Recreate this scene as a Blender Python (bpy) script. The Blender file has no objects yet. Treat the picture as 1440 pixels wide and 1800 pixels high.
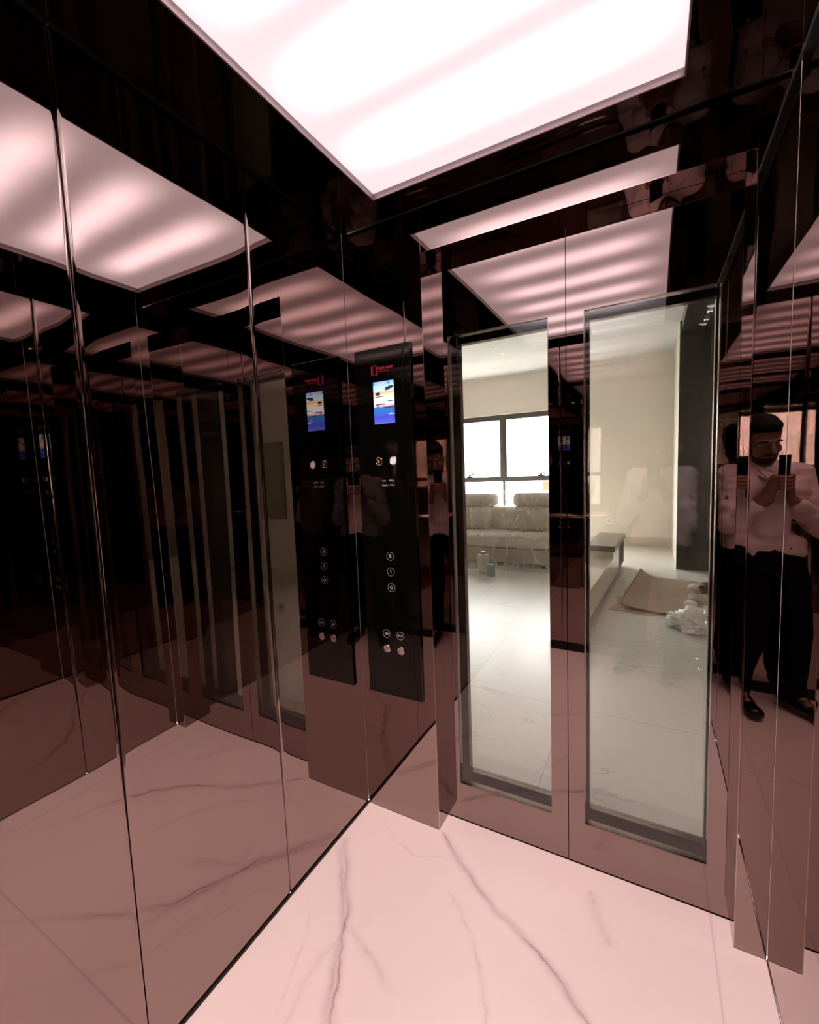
import bpy, bmesh, math, random
import numpy as np
from mathutils import Vector, Matrix, noise, Quaternion
random.seed(7)
PI = math.pi
col = bpy.context.scene.collection
R = math.radians

# ------------------------------------------------------------------ dimensions
W, L, H = 1.296, 1.74, 2.22          # cabin width, depth, ceiling
HL = 2.083                            # door head
XL, XR, D = 0.321, 1.223, 0.085       # door opening, recess depth
XM = 0.773
CAM = Vector((1.012, -1.380, 1.35))
CR = Vector((0.87471268, 0.48317098, -0.03772962))
CU = Vector((-0.01043203, 0.09660375, 0.99526825))
CF = Vector((-0.48452956, 0.87018017, -0.08954098))

# ------------------------------------------------------------------ materials
def mat(name):
    m = bpy.data.materials.new(name); m.use_nodes = True
    nt = m.node_tree; b = nt.nodes['Principled BSDF']
    return m, nt, b
def simple(name, c, rough=.5, metal=0, spec=.5, bump=0, bscale=20, coat=0, var=0, **k):
    m, nt, b = mat(name)
    b.inputs['Base Color'].default_value = (*c, 1); b.inputs['Roughness'].default_value = rough
    b.inputs['Metallic'].default_value = metal; b.inputs['Specular IOR Level'].default_value = spec
    b.inputs['Coat Weight'].default_value = coat
    for kk, v in k.items(): b.inputs[kk.replace('_', ' ')].default_value = v
    if bump or var:
        tc = nt.nodes.new('ShaderNodeTexCoord'); n = nt.nodes.new('ShaderNodeTexNoise')
        n.inputs['Scale'].default_value = bscale; n.inputs['Detail'].default_value = 3
        nt.links.new(tc.outputs['Object'], n.inputs['Vector'])
        if bump:
            bp = nt.nodes.new('ShaderNodeBump'); bp.inputs['Strength'].default_value = 1
            bp.inputs['Distance'].default_value = bump
            nt.links.new(n.outputs['Fac'], bp.inputs['Height']); nt.links.new(bp.outputs['Normal'], b.inputs['Normal'])
        if var:
            mx = nt.nodes.new('ShaderNodeMix'); mx.data_type = 'RGBA'
            mx.inputs['A'].default_value = (*[v*(1-var) for v in c], 1); mx.inputs['B'].default_value = (*[min(1, v*(1+var)) for v in c], 1)
            nt.links.new(n.outputs['Fac'], mx.inputs['Factor']); nt.links.new(mx.outputs['Result'], b.inputs['Base Color'])
    return m
def emit(name, c, s):
    m, nt, b = mat(name)
    b.inputs['Base Color'].default_value = (0, 0, 0, 1); b.inputs['Emission Color'].default_value = (*c, 1)
    b.inputs['Emission Strength'].default_value = s; b.inputs['Roughness'].default_value = .3
    return m
def mirror(name, c, wav=.0011, sc=3.2, rough=.012):
    """polished black stainless steel with slow waviness of the sheet"""
    m, nt, b = mat(name)
    b.inputs['Base Color'].default_value = (*c, 1); b.inputs['Metallic'].default_value = 1
    b.inputs['Roughness'].default_value = rough
    b.inputs['Specular Tint'].default_value = (1, .96, .95, 1)
    g = nt.nodes.new('ShaderNodeNewGeometry'); mp = nt.nodes.new('ShaderNodeMapping')
    mp.inputs['Scale'].default_value = (1, 1, .55)
    n = nt.nodes.new('ShaderNodeTexNoise'); n.inputs['Scale'].default_value = sc; n.inputs['Detail'].default_value = 0
    bp = nt.nodes.new('ShaderNodeBump'); bp.inputs['Distance'].default_value = wav; bp.inputs['Strength'].default_value = 1
    nt.links.new(g.outputs['Position'], mp.inputs['Vector']); nt.links.new(mp.outputs['Vector'], n.inputs['Vector'])
    nt.links.new(n.outputs['Fac'], bp.inputs['Height']); nt.links.new(bp.outputs['Normal'], b.inputs['Normal'])
    return m
def glass(name, tint=(1, 1, 1), ior=1.5, boost=1.0):
    m = bpy.data.materials.new(name); m.use_nodes = True; nt = m.node_tree; nt.nodes.clear()
    o = nt.nodes.new('ShaderNodeOutputMaterial'); t = nt.nodes.new('ShaderNodeBsdfTransparent'); g = nt.nodes.new('ShaderNodeBsdfGlossy')
    f = nt.nodes.new('ShaderNodeFresnel'); mx = nt.nodes.new('ShaderNodeMixShader'); mu = nt.nodes.new('ShaderNodeMath')
    mu.operation = 'MULTIPLY'; mu.inputs[1].default_value = boost
    t.inputs[0].default_value = (*tint, 1); g.inputs[0].default_value = (1, 1, 1, 1); g.inputs['Roughness'].default_value = 0.0
    f.inputs[0].default_value = ior
    # both faces of a pane reflect like the outer face
    nt.links.new(f.outputs[0], mu.inputs[0]); nt.links.new(mu.outputs[0], mx.inputs[0])
    nt.links.new(t.outputs[0], mx.inputs[1]); nt.links.new(g.outputs[0], mx.inputs[2]); nt.links.new(mx.outputs[0], o.inputs[0])
    g2 = nt.nodes.new('ShaderNodeNewGeometry'); n = nt.nodes.new('ShaderNodeVectorMath'); n.operation = 'SCALE'
    ma = nt.nodes.new('ShaderNodeMath'); ma.operation = 'MULTIPLY_ADD'; ma.inputs[1].default_value = -2; ma.inputs[2].default_value = 1
    nt.links.new(g2.outputs['Backfacing'], ma.inputs[0]); nt.links.new(g2.outputs['Normal'], n.inputs[0]); nt.links.new(ma.outputs[0], n.inputs['Scale'])
    # Fresnel node inverts the ior on back faces: feed 1/ior there
    io = nt.nodes.new('ShaderNodeMath'); io.operation = 'POWER'; io.inputs[0].default_value = ior
    nt.links.new(ma.outputs[0], io.inputs[1]); nt.links.new(io.outputs[0], f.inputs[0])
    return m

STEEL = (.335, .256, .238)
M = {}
M['wall'] = mirror('black_mirror_steel_wall', STEEL, .0012, 3.0)
M['wallr'] = mirror('black_mirror_steel_right_wall', STEEL, .0003, 3.0)
M['front'] = mirror('black_mirror_steel_front', STEEL, .0003, 3.0)
M['door'] = mirror('black_mirror_steel_door', (.31, .232, .222), .0009, 4.2)
M['ceil'] = mirror('black_gloss_ceiling', (.062, .052, .048), .0006, 4.0)
M['plate'] = simple('black_acrylic_plate', (.004, .004, .003), .02, 0, .5)
M['black'] = simple('matt_black', (.006, .005, .005), .6)
M['darkmetal'] = simple('dark_satin_metal', (.014, .010, .007), .25, 0, .15)
M['chrome'] = simple('polished_steel', (.75, .70, .68), .12, 1)
M['cap'] = simple('brushed_button_cap', (.80, .66, .64), .42, .85)
M['edge'] = simple('polished_edge', (.55, .45, .42), .10, 1)
M['trim'] = simple('dark_polished_trim', (.30, .24, .22), .14, 1)
M['lip'] = simple('recess_lip', (.34, .26, .27), .35, .3)
M['glass'] = glass('door_glass', (.985, .985, .982), 1.5, 1.0)
M['winglass'] = glass('window_glass', (.97, .98, .97), 1.5, .8)
M['white'] = simple('white_ink', (.8, .8, .8), .4, Emission_Color=(1, 1, 1, 1), Emission_Strength=.0)
M['redink'] = simple('red_ink', (.60, .03, .06), .4)
M['blackframe'] = simple('window_aluminium', (.11, .10, .095), .35, .5)
M['roomwall'] = simple('beige_wall_paint', (.80, .73, .66), .85, var=.03, bscale=3)
M['brownwall'] = simple('brown_wall_finish', (.16, .125, .09), .6)
M['roomceil'] = simple('off_white_ceiling_paint', (.58, .58, .575), .9)
M['pillarside'] = simple('cream_panel', (.72, .68, .6), .6)
M['darkwood'] = simple('dark_gloss_panel', (.045, .038, .034), .18, 0, .5, var=.35, bscale=2.5)
M['darkblock'] = simple('dark_matt_block', (.045, .038, .034), .6, 0, .1)
M['darktop'] = simple('dark_grey_marble_top', (.09, .08, .078), .15, 0, .5, var=.3, bscale=9)
M['cream'] = simple('cream_gloss_stone', (.62, .56, .47), .12, 0, .5, var=.08, bscale=4)
M['plinth'] = simple('grey_plinth', (.2, .18, .165), .5)
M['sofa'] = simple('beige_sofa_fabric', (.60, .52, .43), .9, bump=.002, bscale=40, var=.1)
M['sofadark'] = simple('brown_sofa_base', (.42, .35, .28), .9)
M['card'] = simple('brown_cardboard', (.76, .61, .49), .85, bump=.003, bscale=12, var=.12)
M['cloth'] = simple('off_white_cloth', (.85, .80, .72), .9, bump=.004, bscale=30)
M['socket'] = simple('white_plastic', (.93, .93, .92), .35)
M['greybox'] = simple('blue_grey_card', (.25, .27, .32), .6)
M['bottle'] = simple('milky_plastic', (.50, .50, .46), .4)
M['brass'] = simple('brass', (.55, .40, .2), .3, 1)
M['olive'] = simple('olive_panel', (.27, .25, .17), .4)
M['paper'] = simple('paper', (.9, .78, .6), .8)
M['shirt'] = simple('pale_pink_cotton', (.80, .66, .66), .85, bump=.004, bscale=14)
M['trousers'] = simple('black_trouser_cloth', (.006, .006, .007), .9, 0, .05)
M['shoe'] = simple('black_leather', (.008, .007, .007), .3)
M['skin'] = simple('brown_skin', (.30, .16, .10), .5)
M['hair'] = simple('black_hair', (.006, .005, .004), .7, 0, .15)
M['phone'] = simple('black_phone', (.006, .006, .007), .1)
M['lens'] = simple('phone_lens_glass', (.01, .01, .015), .02)
M['eye'] = simple('eye_white', (.6, .56, .5), .2)
M['ext'] = simple('pale_render', (.75, .74, .72), .9)
M['extwin'] = simple('grey_shutter', (.30, .30, .31), .8)
M['sand'] = simple('pale_ground', (.72, .68, .58), .95)
M['buttonled'] = emit('pink_lit_button', (1, .80, .86), .85)
M['bell'] = simple('amber_enamel', (.75, .42, .06), .35)

def plastic_sheet():
    m, nt, b = mat('clear_plastic_film'); o = nt.nodes['Material Output']
    b.inputs['Base Color'].default_value = (.86, .86, .84, 1); b.inputs['Roughness'].default_value = .22
    t = nt.nodes.new('ShaderNodeBsdfTransparent'); mx = nt.nodes.new('ShaderNodeMixShader')
    lw = nt.nodes.new('ShaderNodeTexNoise'); lw.inputs['Scale'].default_value = 7; lw.inputs['Detail'].default_value = 4
    tc = nt.nodes.new('ShaderNodeTexCoord'); nt.links.new(tc.outputs['Object'], lw.inputs['Vector'])
    lw.inputs['Distortion'].default_value = .8; mp = nt.nodes.new('ShaderNodeMapping'); mp.inputs['Rotation'].default_value = (0, .5, .3); mp.inputs['Scale'].default_value = (1, .35, .45)
    nt.links.new(tc.outputs['Object'], mp.inputs['Vector']); nt.links.new(mp.outputs['Vector'], lw.inputs['Vector'])
    s1 = nt.nodes.new('ShaderNodeMath'); s1.operation = 'SUBTRACT'; s1.inputs[1].default_value = .5; nt.links.new(lw.outputs['Fac'], s1.inputs[0])
    s2 = nt.nodes.new('ShaderNodeMath'); s2.operation = 'ABSOLUTE'; nt.links.new(s1.outputs[0], s2.inputs[0])
    mr = nt.nodes.new('ShaderNodeMapRange'); mr.inputs[1].default_value = 0; mr.inputs[2].default_value = .045
    mr.inputs[3].default_value = .50; mr.inputs[4].default_value = .14
    nt.links.new(s2.outputs[0], mr.inputs[0]); nt.links.new(mr.outputs[0], mx.inputs[0])
    nt.links.new(t.outputs[0], mx.inputs[1]); nt.links.new(b.outputs[0], mx.inputs[2]); nt.links.new(mx.outputs[0], o.inputs[0])
    return m
M['film'] = plastic_sheet()
M['filmpile'] = simple('crumpled_film', (.93, .92, .90), .2, Transmission_Weight=.0)

def marble_attr():
    """cabin floor: veins follow a painted colour attribute, plus faint mottling"""
    m, nt, b = mat('cabin_marble_tile')
    at = nt.nodes.new('ShaderNodeAttribute'); at.attribute_name = 'vein'
    mx = nt.nodes.new('ShaderNodeMix'); mx.data_type = 'RGBA'
    mx.inputs['A'].default_value = (.93, .86, .80, 1); mx.inputs['B'].default_value = (.30, .17, .17, 1)
    nt.links.new(at.outputs['Fac'], mx.inputs['Factor'])
    n = nt.nodes.new('ShaderNodeTexNoise'); n.inputs['Scale'].default_value = 2.2; n.inputs['Detail'].default_value = 6
    tc = nt.nodes.new('ShaderNodeTexCoord'); nt.links.new(tc.outputs['Object'], n.inputs['Vector'])
    mr = nt.nodes.new('ShaderNodeMapRange'); mr.inputs[3].default_value = .93; mr.inputs[4].default_value = 1.05
    nt.links.new(n.outputs['Fac'], mr.inputs[0])
    mu = nt.nodes.new('ShaderNodeVectorMath'); mu.operation = 'SCALE'
    nt.links.new(mx.outputs['Result'], mu.inputs[0]); nt.links.new(mr.outputs[0], mu.inputs['Scale'])
    nt.links.new(mu.outputs[0], b.inputs['Base Color'])
    b.inputs['Roughness'].default_value = .38; b.inputs['Specular IOR Level'].default_value = .25
    return m
M['marble'] = marble_attr()
def room_marble():
    m, nt, b = mat('room_marble_tile')
    tc = nt.nodes.new('ShaderNodeTexCoord')
    n1 = nt.nodes.new('ShaderNodeTexNoise'); n1.inputs['Scale'].default_value = 1.1; n1.inputs['Detail'].default_value = 7; n1.inputs['Distortion'].default_value = 1.2
    mp = nt.nodes.new('ShaderNodeMapping'); mp.inputs['Rotation'].default_value = (0, 0, .9); mp.inputs['Scale'].default_value = (1, 2.2, 1)
    nt.links.new(tc.outputs['Object'], mp.inputs['Vector']); nt.links.new(mp.outputs['Vector'], n1.inputs['Vector'])
    a = nt.nodes.new('ShaderNodeMath'); a.operation = 'SUBTRACT'; a.inputs[1].default_value = .5
    ab = nt.nodes.new('ShaderNodeMath'); ab.operation = 'ABSOLUTE'
    nt.links.new(n1.outputs['Fac'], a.inputs[0]); nt.links.new(a.outputs[0], ab.inputs[0])
    mr = nt.nodes.new('ShaderNodeMapRange'); mr.inputs[1].default_value = 0; mr.inputs[2].default_value = .011; mr.inputs[3].default_value = .55; mr.inputs[4].default_value = 0
    nt.links.new(ab.outputs[0], mr.inputs[0])
    n2 = nt.nodes.new('ShaderNodeTexNoise'); n2.inputs['Scale'].default_value = 1.3
    nt.links.new(tc.outputs['Object'], n2.inputs['Vector'])
    mr2 = nt.nodes.new('ShaderNodeMapRange'); mr2.inputs[1].default_value = .48; mr2.inputs[2].default_value = .62
    nt.links.new(n2.outputs['Fac'], mr2.inputs[0])
    mm = nt.nodes.new('ShaderNodeMath'); mm.operation = 'MULTIPLY'; nt.links.new(mr.outputs[0], mm.inputs[0]); nt.links.new(mr2.outputs[0], mm.inputs[1])
    # tile joints
    br = nt.nodes.new('ShaderNodeTexBrick'); br.offset = 0; br.inputs['Scale'].default_value = 1
    br.inputs['Brick Width'].default_value = 1.2; br.inputs['Row Height'].default_value = 1.2; br.inputs['Mortar Size'].default_value = .003
    br.inputs['Color1'].default_value = (0, 0, 0, 1); br.inputs['Color2'].default_value = (0, 0, 0, 1); br.inputs['Mortar'].default_value = (.5, .5, .5, 1)
    mp2 = nt.nodes.new('ShaderNodeMapping'); mp2.inputs['Location'].default_value = (.6, .1, 0); nt.links.new(tc.outputs['Object'], mp2.inputs['Vector'])
    nt.links.new(mp2.outputs['Vector'], br.inputs['Vector'])
    mxx = nt.nodes.new('ShaderNodeMath'); mxx.operation = 'MAXIMUM'; nt.links.new(mm.outputs[0], mxx.inputs[0]); nt.links.new(br.outputs['Color'], mxx.inputs[1])
    mx = nt.nodes.new('ShaderNodeMix'); mx.data_type = 'RGBA'
    mx.inputs['A'].default_value = (.70, .67, .615, 1); mx.inputs['B'].default_value = (.30, .26, .22, 1)
    nt.links.new(mxx.outputs[0], mx.inputs['Factor']); nt.links.new(mx.outputs['Result'], b.inputs['Base Color'])
    b.inputs['Roughness'].default_value = .30; b.inputs['Specular IOR Level'].default_value = .5
    return m
M['roomfloor'] = room_marble()

PX0, PX1, PY1, PY0, PZ = .2195, 1.0696, -.119, -1.625, .018
def diffuser():
    """backlit acrylic sheet: brighter over each LED row behind it"""
    m, nt, b = mat('backlit_acrylic')
    g = nt.nodes.new('ShaderNodeTexCoord'); s = nt.nodes.new('ShaderNodeSeparateXYZ'); nt.links.new(g.outputs['Object'], s.inputs[0])
    def M_(op, a, bb=None, c=None):
        n = nt.nodes.new('ShaderNodeMath'); n.operation = op
        for i, v in enumerate((a, bb, c)):
            if v is None: continue
            if isinstance(v, (int, float)): n.inputs[i].default_value = v
            else: nt.links.new(v, n.inputs[i])
        return n.outputs[0]
    wob = nt.nodes.new('ShaderNodeTexNoise'); wob.inputs['Scale'].default_value = 1.7; nt.links.new(g.outputs['Object'], wob.inputs['Vector'])
    yy = M_('ADD', s.outputs['Y'], M_('MULTIPLY', M_('SUBTRACT', wob.outputs['Fac'], .5), .05))
    ph = M_('MULTIPLY', M_('ADD', yy, .285), 2*PI/.245)
    band = M_('MULTIPLY_ADD', M_('COSINE', ph), .5, .5)
    band = M_('POWER', band, 1.3)
    def fade(v, a, bb):
        n = nt.nodes.new('ShaderNodeMapRange'); n.interpolation_type = 'SMOOTHSTEP'
        nt.links.new(v, n.inputs[0]); n.inputs[1].default_value = a; n.inputs[2].default_value = bb
        return n.outputs[0]
    fx = M_('MULTIPLY', fade(s.outputs['X'], PX0-.02, PX0+.26), fade(s.outputs['X'], PX1+.02, PX1-.22))
    fy = M_('MULTIPLY', fade(s.outputs['Y'], PY1-.03, PY1-.14), fade(s.outputs['Y'], PY0, PY0+.10))
    f = M_('MULTIPLY', band, M_('MULTIPLY', fx, fy))
    st = M_('MULTIPLY_ADD', f, 2.6, 1.0)
    mx = nt.nodes.new('ShaderNodeMix'); mx.data_type = 'RGBA'
    mx.inputs['A'].default_value = (.90, .76, .79, 1); mx.inputs['B'].default_value = (1, .84, .90, 1)
    nt.links.new(f, mx.inputs['Factor']); nt.links.new(mx.outputs['Result'], b.inputs['Emission Color'])
    nt.links.new(st, b.inputs['Emission Strength']); b.inputs['Base Color'].default_value = (.6, .5, .52, 1); b.inputs['Roughness'].default_value = .4
    return m
M['diffuser'] = diffuser()
def screen_mat():
    """the little display: sky, cloud band, hills, water"""
    m, nt, b = mat('display_picture')
    g = nt.nodes.new('ShaderNodeTexCoord'); s = nt.nodes.new('ShaderNodeSeparateXYZ'); nt.links.new(g.outputs['Generated'], s.inputs[0])
    n = nt.nodes.new('ShaderNodeTexNoise'); n.inputs['Scale'].default_value = 3.5; n.inputs['Detail'].default_value = 4
    mp = nt.nodes.new('ShaderNodeMapping'); mp.inputs['Scale'].default_value = (1, 1, 3); nt.links.new(g.outputs['Generated'], mp.inputs['Vector']); nt.links.new(mp.outputs['Vector'], n.inputs['Vector'])
    a = nt.nodes.new('ShaderNodeMath'); a.operation = 'MULTIPLY_ADD'; a.inputs[1].default_value = .10; nt.links.new(n.outputs['Fac'], a.inputs[0])
    nt.links.new(s.outputs['Z'], a.inputs[2])
    r = nt.nodes.new('ShaderNodeValToRGB'); cr = r.color_ramp
    st = [(0, (.10, .20, .75)), (.20, (.09, .07, .62)), (.30, (.05, .16, .60)), (.44, (.03, .20, .62)), (.455, (.75, .30, .35)), (.50, (.95, .93, .95)), (.60, (.80, .9, .95)),
          (.66, (.95, .85, .85)), (.73, (.98, .85, .45)), (.79, (.95, .50, .28)), (.84, (.60, .82, .85)), (.95, (.50, .75, .88)), (1, (.10, .30, .70))]
    cr.elements[0].position = 0; cr.elements[0].color = (*st[0][1], 1); cr.elements[1].position = 1; cr.elements[1].color = (*st[-1][1], 1)
    for p, c in st[1:-1]:
        e = cr.elements.new(p); e.color = (*c, 1)
    nt.links.new(a.outputs[0], r.inputs[0]); nt.links.new(r.outputs[0], b.inputs['Emission Color']); b.inputs['Emission Strength'].default_value = 1.25
    b.inputs['Base Color'].default_value = (0, 0, 0, 1); b.inputs['Roughness'].default_value = .2
    return m
M['screen'] = screen_mat()
M['scrdark'] = emit('display_dark_ink', (.06, .08, .20), .5)
M['scrwhite'] = emit('display_white_ink', (1, 1, 1), 1.1)
M['scrred'] = emit('display_red_ink', (.7, .1, .12), .8)

# ------------------------------------------------------------------ object helpers
def setp(o, label=None, cat=None, group=None, kind=None):
    if label: o['label'] = label
    if cat: o['category'] = cat
    if group: o['group'] = group
    if kind: o['kind'] = kind
    return o
def empty(name, loc=(0, 0, 0), rot=(0, 0, 0), **k):
    o = bpy.data.objects.new(name, None); col.objects.link(o); o.location = loc; o.rotation_euler = rot; o.empty_display_size = .1
    return setp(o, **k)
def obj(name, bm, m, parent=None, smooth=False, bevel=0, seg=2, **k):
    me = bpy.data.meshes.new(name)
    if isinstance(bm, bmesh.types.BMesh):
        bm.normal_update(); bm.to_mesh(me); bm.free()
    else: me = bm
    me.materials.clear(); me.materials.append(M[m] if isinstance(m, str) else m)
    o = bpy.data.objects.new(name, me); col.objects.link(o)
    if smooth:
        for p in me.polygons: p.use_smooth = True
    if bevel:
        b = o.modifiers.new('bevel', 'BEVEL'); b.width = bevel; b.segments = seg; b.limit_method = 'ANGLE'
    if parent: o.parent = parent
    return setp(o, **k)
def box(bm, x0, y0, z0, x1, y1, z1):
    vs = [bm.verts.new(v) for v in ((x0,y0,z0),(x1,y0,z0),(x1,y1,z0),(x0,y1,z0),(x0,y0,z1),(x1,y0,z1),(x1,y1,z1),(x0,y1,z1))]
    for f in ((3,2,1,0),(4,5,6,7),(0,1,5,4),(1,2,6,5),(2,3,7,6),(3,0,4,7)): bm.faces.new([vs[i] for i in f])
    return bm
def boxm(*a): return box(bmesh.new(), *a)
def tube(bm, p0, p1, r0, r1=None, n=16, cap=True):
    r1 = r0 if r1 is None else r1
    p0 = Vector(p0); p1 = Vector(p1); d = (p1-p0).normalized(); q = d.to_track_quat('Z', 'Y')
    a = [bm.verts.new(p0 + q @ Vector((r0*math.cos(t), r0*math.sin(t), 0))) for t in [2*PI*i/n for i in range(n)]]
    b = [bm.verts.new(p1 + q @ Vector((r1*math.cos(t), r1*math.sin(t), 0))) for t in [2*PI*i/n for i in range(n)]]
    for i in range(n): bm.faces.new((a[i], a[(i+1) % n], b[(i+1) % n], b[i]))
    if cap: bm.faces.new(a[::-1]); bm.faces.new(b)
    return bm
def ring(bm, c, r, w, ax='Y', n=32, t=.0006):
    """flat annulus with a hair of thickness facing -y"""
    c = Vector(c); A = []
    for rr, yy in ((r-w, 0), (r-w, -t), (r, -t), (r, 0)):
        A.append([bm.verts.new(c+Vector((rr*math.cos(2*PI*i/n), yy, rr*math.sin(2*PI*i/n)))) for i in range(n)])
    for j in range(4):
        for i in range(n): bm.faces.new((A[j][i], A[j][(i+1) % n], A[(j+1) % 4][(i+1) % n], A[(j+1) % 4][i]))
    bmesh.ops.recalc_face_normals(bm, faces=bm.faces); return bm
def lathe(bm, prof, c=(0, 0, 0), n=24, q=None):
    c = Vector(c); rows = []
    for r, z in prof:
        row = []
        for i in range(n):
            v = Vector((r*math.cos(2*PI*i/n), r*math.sin(2*PI*i/n), z))
            if q is not None: v = q @ v
            row.append(bm.verts.new(c+v))
        rows.append(row)
    for j in range(len(rows)-1):
        for i in range(n): bm.faces.new((rows[j][i], rows[j][(i+1) % n], rows[j+1][(i+1) % n], rows[j+1][i]))
    bm.faces.new(rows[0][::-1]); bm.faces.new(rows[-1]); return bm
def text_mesh(name, s, size, loc, m, parent, extr=.0004, bold=0, sx=1, align='CENTER', **k):
    """lettering that faces -y"""
    cu = bpy.data.curves.new(name, 'FONT'); cu.body = s; cu.size = size; cu.align_x = align; cu.align_y = 'CENTER'; cu.extrude = extr; cu.offset = bold
    t = bpy.data.objects.new('tmp_'+name, cu); col.objects.link(t); bpy.context.view_layer.update()
    me = bpy.data.meshes.new_from_object(t.evaluated_get(bpy.context.evaluated_depsgraph_get()))
    bpy.data.objects.remove(t); bpy.data.curves.remove(cu)
    mt = Matrix.Translation(Vector(loc)) @ Matrix.Rotation(PI/2, 4, 'X') @ Matrix.Diagonal((sx, 1, 1, 1))
    me.transform(mt); me.name = name
    return obj(name, me, m, parent, **k)

# ------------------------------------------------------------------ cabin shell
def sheet(u0, u1, v0, v1, place, crown=.00018, lipw=.03, nu=36, nv=44, seed=0, thick=.012, roll=(1, 1), amp=.0002):
    """a folded metal cladding sheet: flat face that rolls away at its two long edges and is faintly pillowed"""
    bm = bmesh.new(); us = []
    n = nu
    for i in range(n+1):
        t = i/n; t = .5-.5*math.cos(PI*t); us.append(u0+(u1-u0)*t)
    rows = []
    for j in range(nv+1):
        v = v0+(v1-v0)*j/nv; row = []
        for u in us:
            du = min(u-u0, u1-u); d = 0
            if du < lipw and roll[0 if u-u0 < u1-u else 1]: d = crown*((1-du/lipw)**2)
            if du < .0030 and roll[0 if u-u0 < u1-u else 1]: d += .0016*(1-du/.0030)**2
            d += amp*(1-math.cos((u-u0)/(u1-u0)*PI*2))*math.sin(v*2.3+seed*1.7)
            row.append(bm.verts.new(place(u, v, d)))
        rows.append(row)
    for j in range(nv):
        for i in range(n): bm.faces.new((rows[j][i], rows[j][i+1], rows[j+1][i+1], rows[j+1][i]))
    # returns at both long edges
    for i in (0, n):
        back = [bm.verts.new(place(us[i], v0+(v1-v0)*j/nv, thick)) for j in range(nv+1)]
        for j in range(nv):
            q = (rows[j][i], rows[j+1][i], back[j+1], back[j])
            bm.faces.new(q if i == 0 else q[::-1])
    return bm
ZT = H+.03
def panels(parent, cuts, place, seed, m='wall', amp=.0002):
    for k in range(len(cuts)-1):
        g = .0012
        obj('wall_panel', sheet(cuts[k]+g, cuts[k+1]-g, .004, ZT, place, seed=seed+k*1.3, roll=(k > 0, k < len(cuts)-2), amp=amp), m, parent, smooth=True)
wl = empty('wall_left', kind='structure'); wr = empty('wall_right', kind='structure'); wb = empty('wall_rear', kind='structure'); wf = empty('wall_front', kind='structure')
# order chosen so that every face looks into the cabin
cutsY = [-L, -1.35, -.9015, -.449, 0]
panels(wl, [-c for c in cutsY[::-1]], lambda u, v, d: (-d, -u, v), 1)
panels(wr, cutsY, lambda u, v, d: (W+d, u, v), 4, 'wallr', .00008)
panels(wb, [-W, -W*2/3, -W/3, 0], lambda u, v, d: (-u, -L-d, v), 7)
for o, b in ((wl, (-.05, -L-.05, 0, -.013, 0, ZT)), (wr, (W+.013, -L-.05, 0, W+.05, 0, ZT)), (wb, (-.013, -L-.05, 0, W+.013, -L-.013, ZT))):
    obj('backing', boxm(*b), 'black', o)
# front: two return panels, their jamb sides, transom, soffit
def plate(name, x0, x1, z0, z1, seed):
    g = .0008
    return obj(name, sheet(x0+g, x1-g, z0, z1, lambda u, v, d: (u, d, v), crown=.0002, lipw=.03, seed=seed, roll=(0, 0), amp=.00015 if x0 == 0 else .00005), 'front', wf, smooth=True)
plate('return_panel', 0, XL, .003, ZT, 2.0); plate('return_panel', XR, W, .003, ZT, 3.0)
b = bmesh.new(); v = [b.verts.new(p) for p in ((XL, 0, HL), (XR, 0, HL), (XR, 0, ZT), (XL, 0, ZT))]; b.faces.new(v)
bmesh.ops.subdivide_edges(b, edges=b.edges, cuts=10, use_grid_fill=True); obj('transom_panel', b, 'front', wf, smooth=True)
obj('jamb', boxm(XL-.010, .004, 0, XL, D-.0004, HL), 'front', wf); obj('jamb', boxm(XR, .004, 0, XR+.010, D-.0004, HL), 'front', wf)
obj('door_head', boxm(XL-.01, .002, HL, XR+.01, D+.03, HL+.02), 'front', wf)
obj('edge_strip', boxm(XL-.0012, -.0006, .003, XL+.0006, .004, ZT), 'edge', wf); obj('edge_strip', boxm(XR-.0006, -.0006, .003, XR+.0012, .004, HL), 'edge', wf)
obj('edge_strip', boxm(XL, -.0006, HL-.0006, XR, .003, HL+.0012), 'edge', wf)
obj('backing', boxm(-.05, .013, 0, XL-.012, D-.001, ZT), 'black', wf); obj('backing', boxm(XR+.012, .013, 0, W+.05, D-.001, ZT), 'black', wf); obj('backing', boxm(XL-.012, .013, HL+.022, XR+.012, D, ZT), 'black', wf)
# skirtings
obj('baseboard_left', boxm(0.0, -L, 0, .004, 0, .010), 'darkmetal', kind='structure')
obj('baseboard_right', boxm(W-.002, -L, 0, W, 0, .0045), 'trim', kind='structure')
obj('baseboard_rear', boxm(0.005, -L, 0, W-.013, -L+.012, .055), 'black', kind='structure')

# ceiling: black gloss ring around a recess
cl = empty('ceiling', kind='structure')
G = .014
for a in ((G, PY1, PX0, PY0), (PX1, PY1, W-G, PY0)): obj('ceiling_panel', boxm(a[0], a[3], H, a[2], a[1], H+.012), 'ceil', cl)
obj('ceiling_panel', boxm(G, PY1, H, W-G, -G, H+.012), 'ceil', cl); obj('ceiling_panel', boxm(G, -L+G, H, W-G, PY0, H+.012), 'ceil', cl)
obj('shaft_lid', boxm(-.05, -L-.05, H+.05, W+.05, D, H+.07), 'black', cl)
for y in (-.449, -.9015, -1.35):
    for x0 in (.0015, W-.0095): obj('clip', boxm(x0, y-.0015, H-.002, x0+.008, y+.0015, H+.022), 'edge', cl)
lt = empty('ceiling_light', ((PX0+PX1)/2, (PY0+PY1)/2, H), label='large rectangular pink-white backlit ceiling light panel recessed in the black cabin ceiling', cat='ceiling light')
cx, cy = lt.location.x, lt.location.y
b = boxm(PX0, PY0, H+PZ, PX1, PY1, H+PZ+.006); o = obj('diffuser_sheet', b, 'diffuser', lt); o.matrix_parent_inverse = Matrix.Translation((-cx, -cy, -H))
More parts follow.
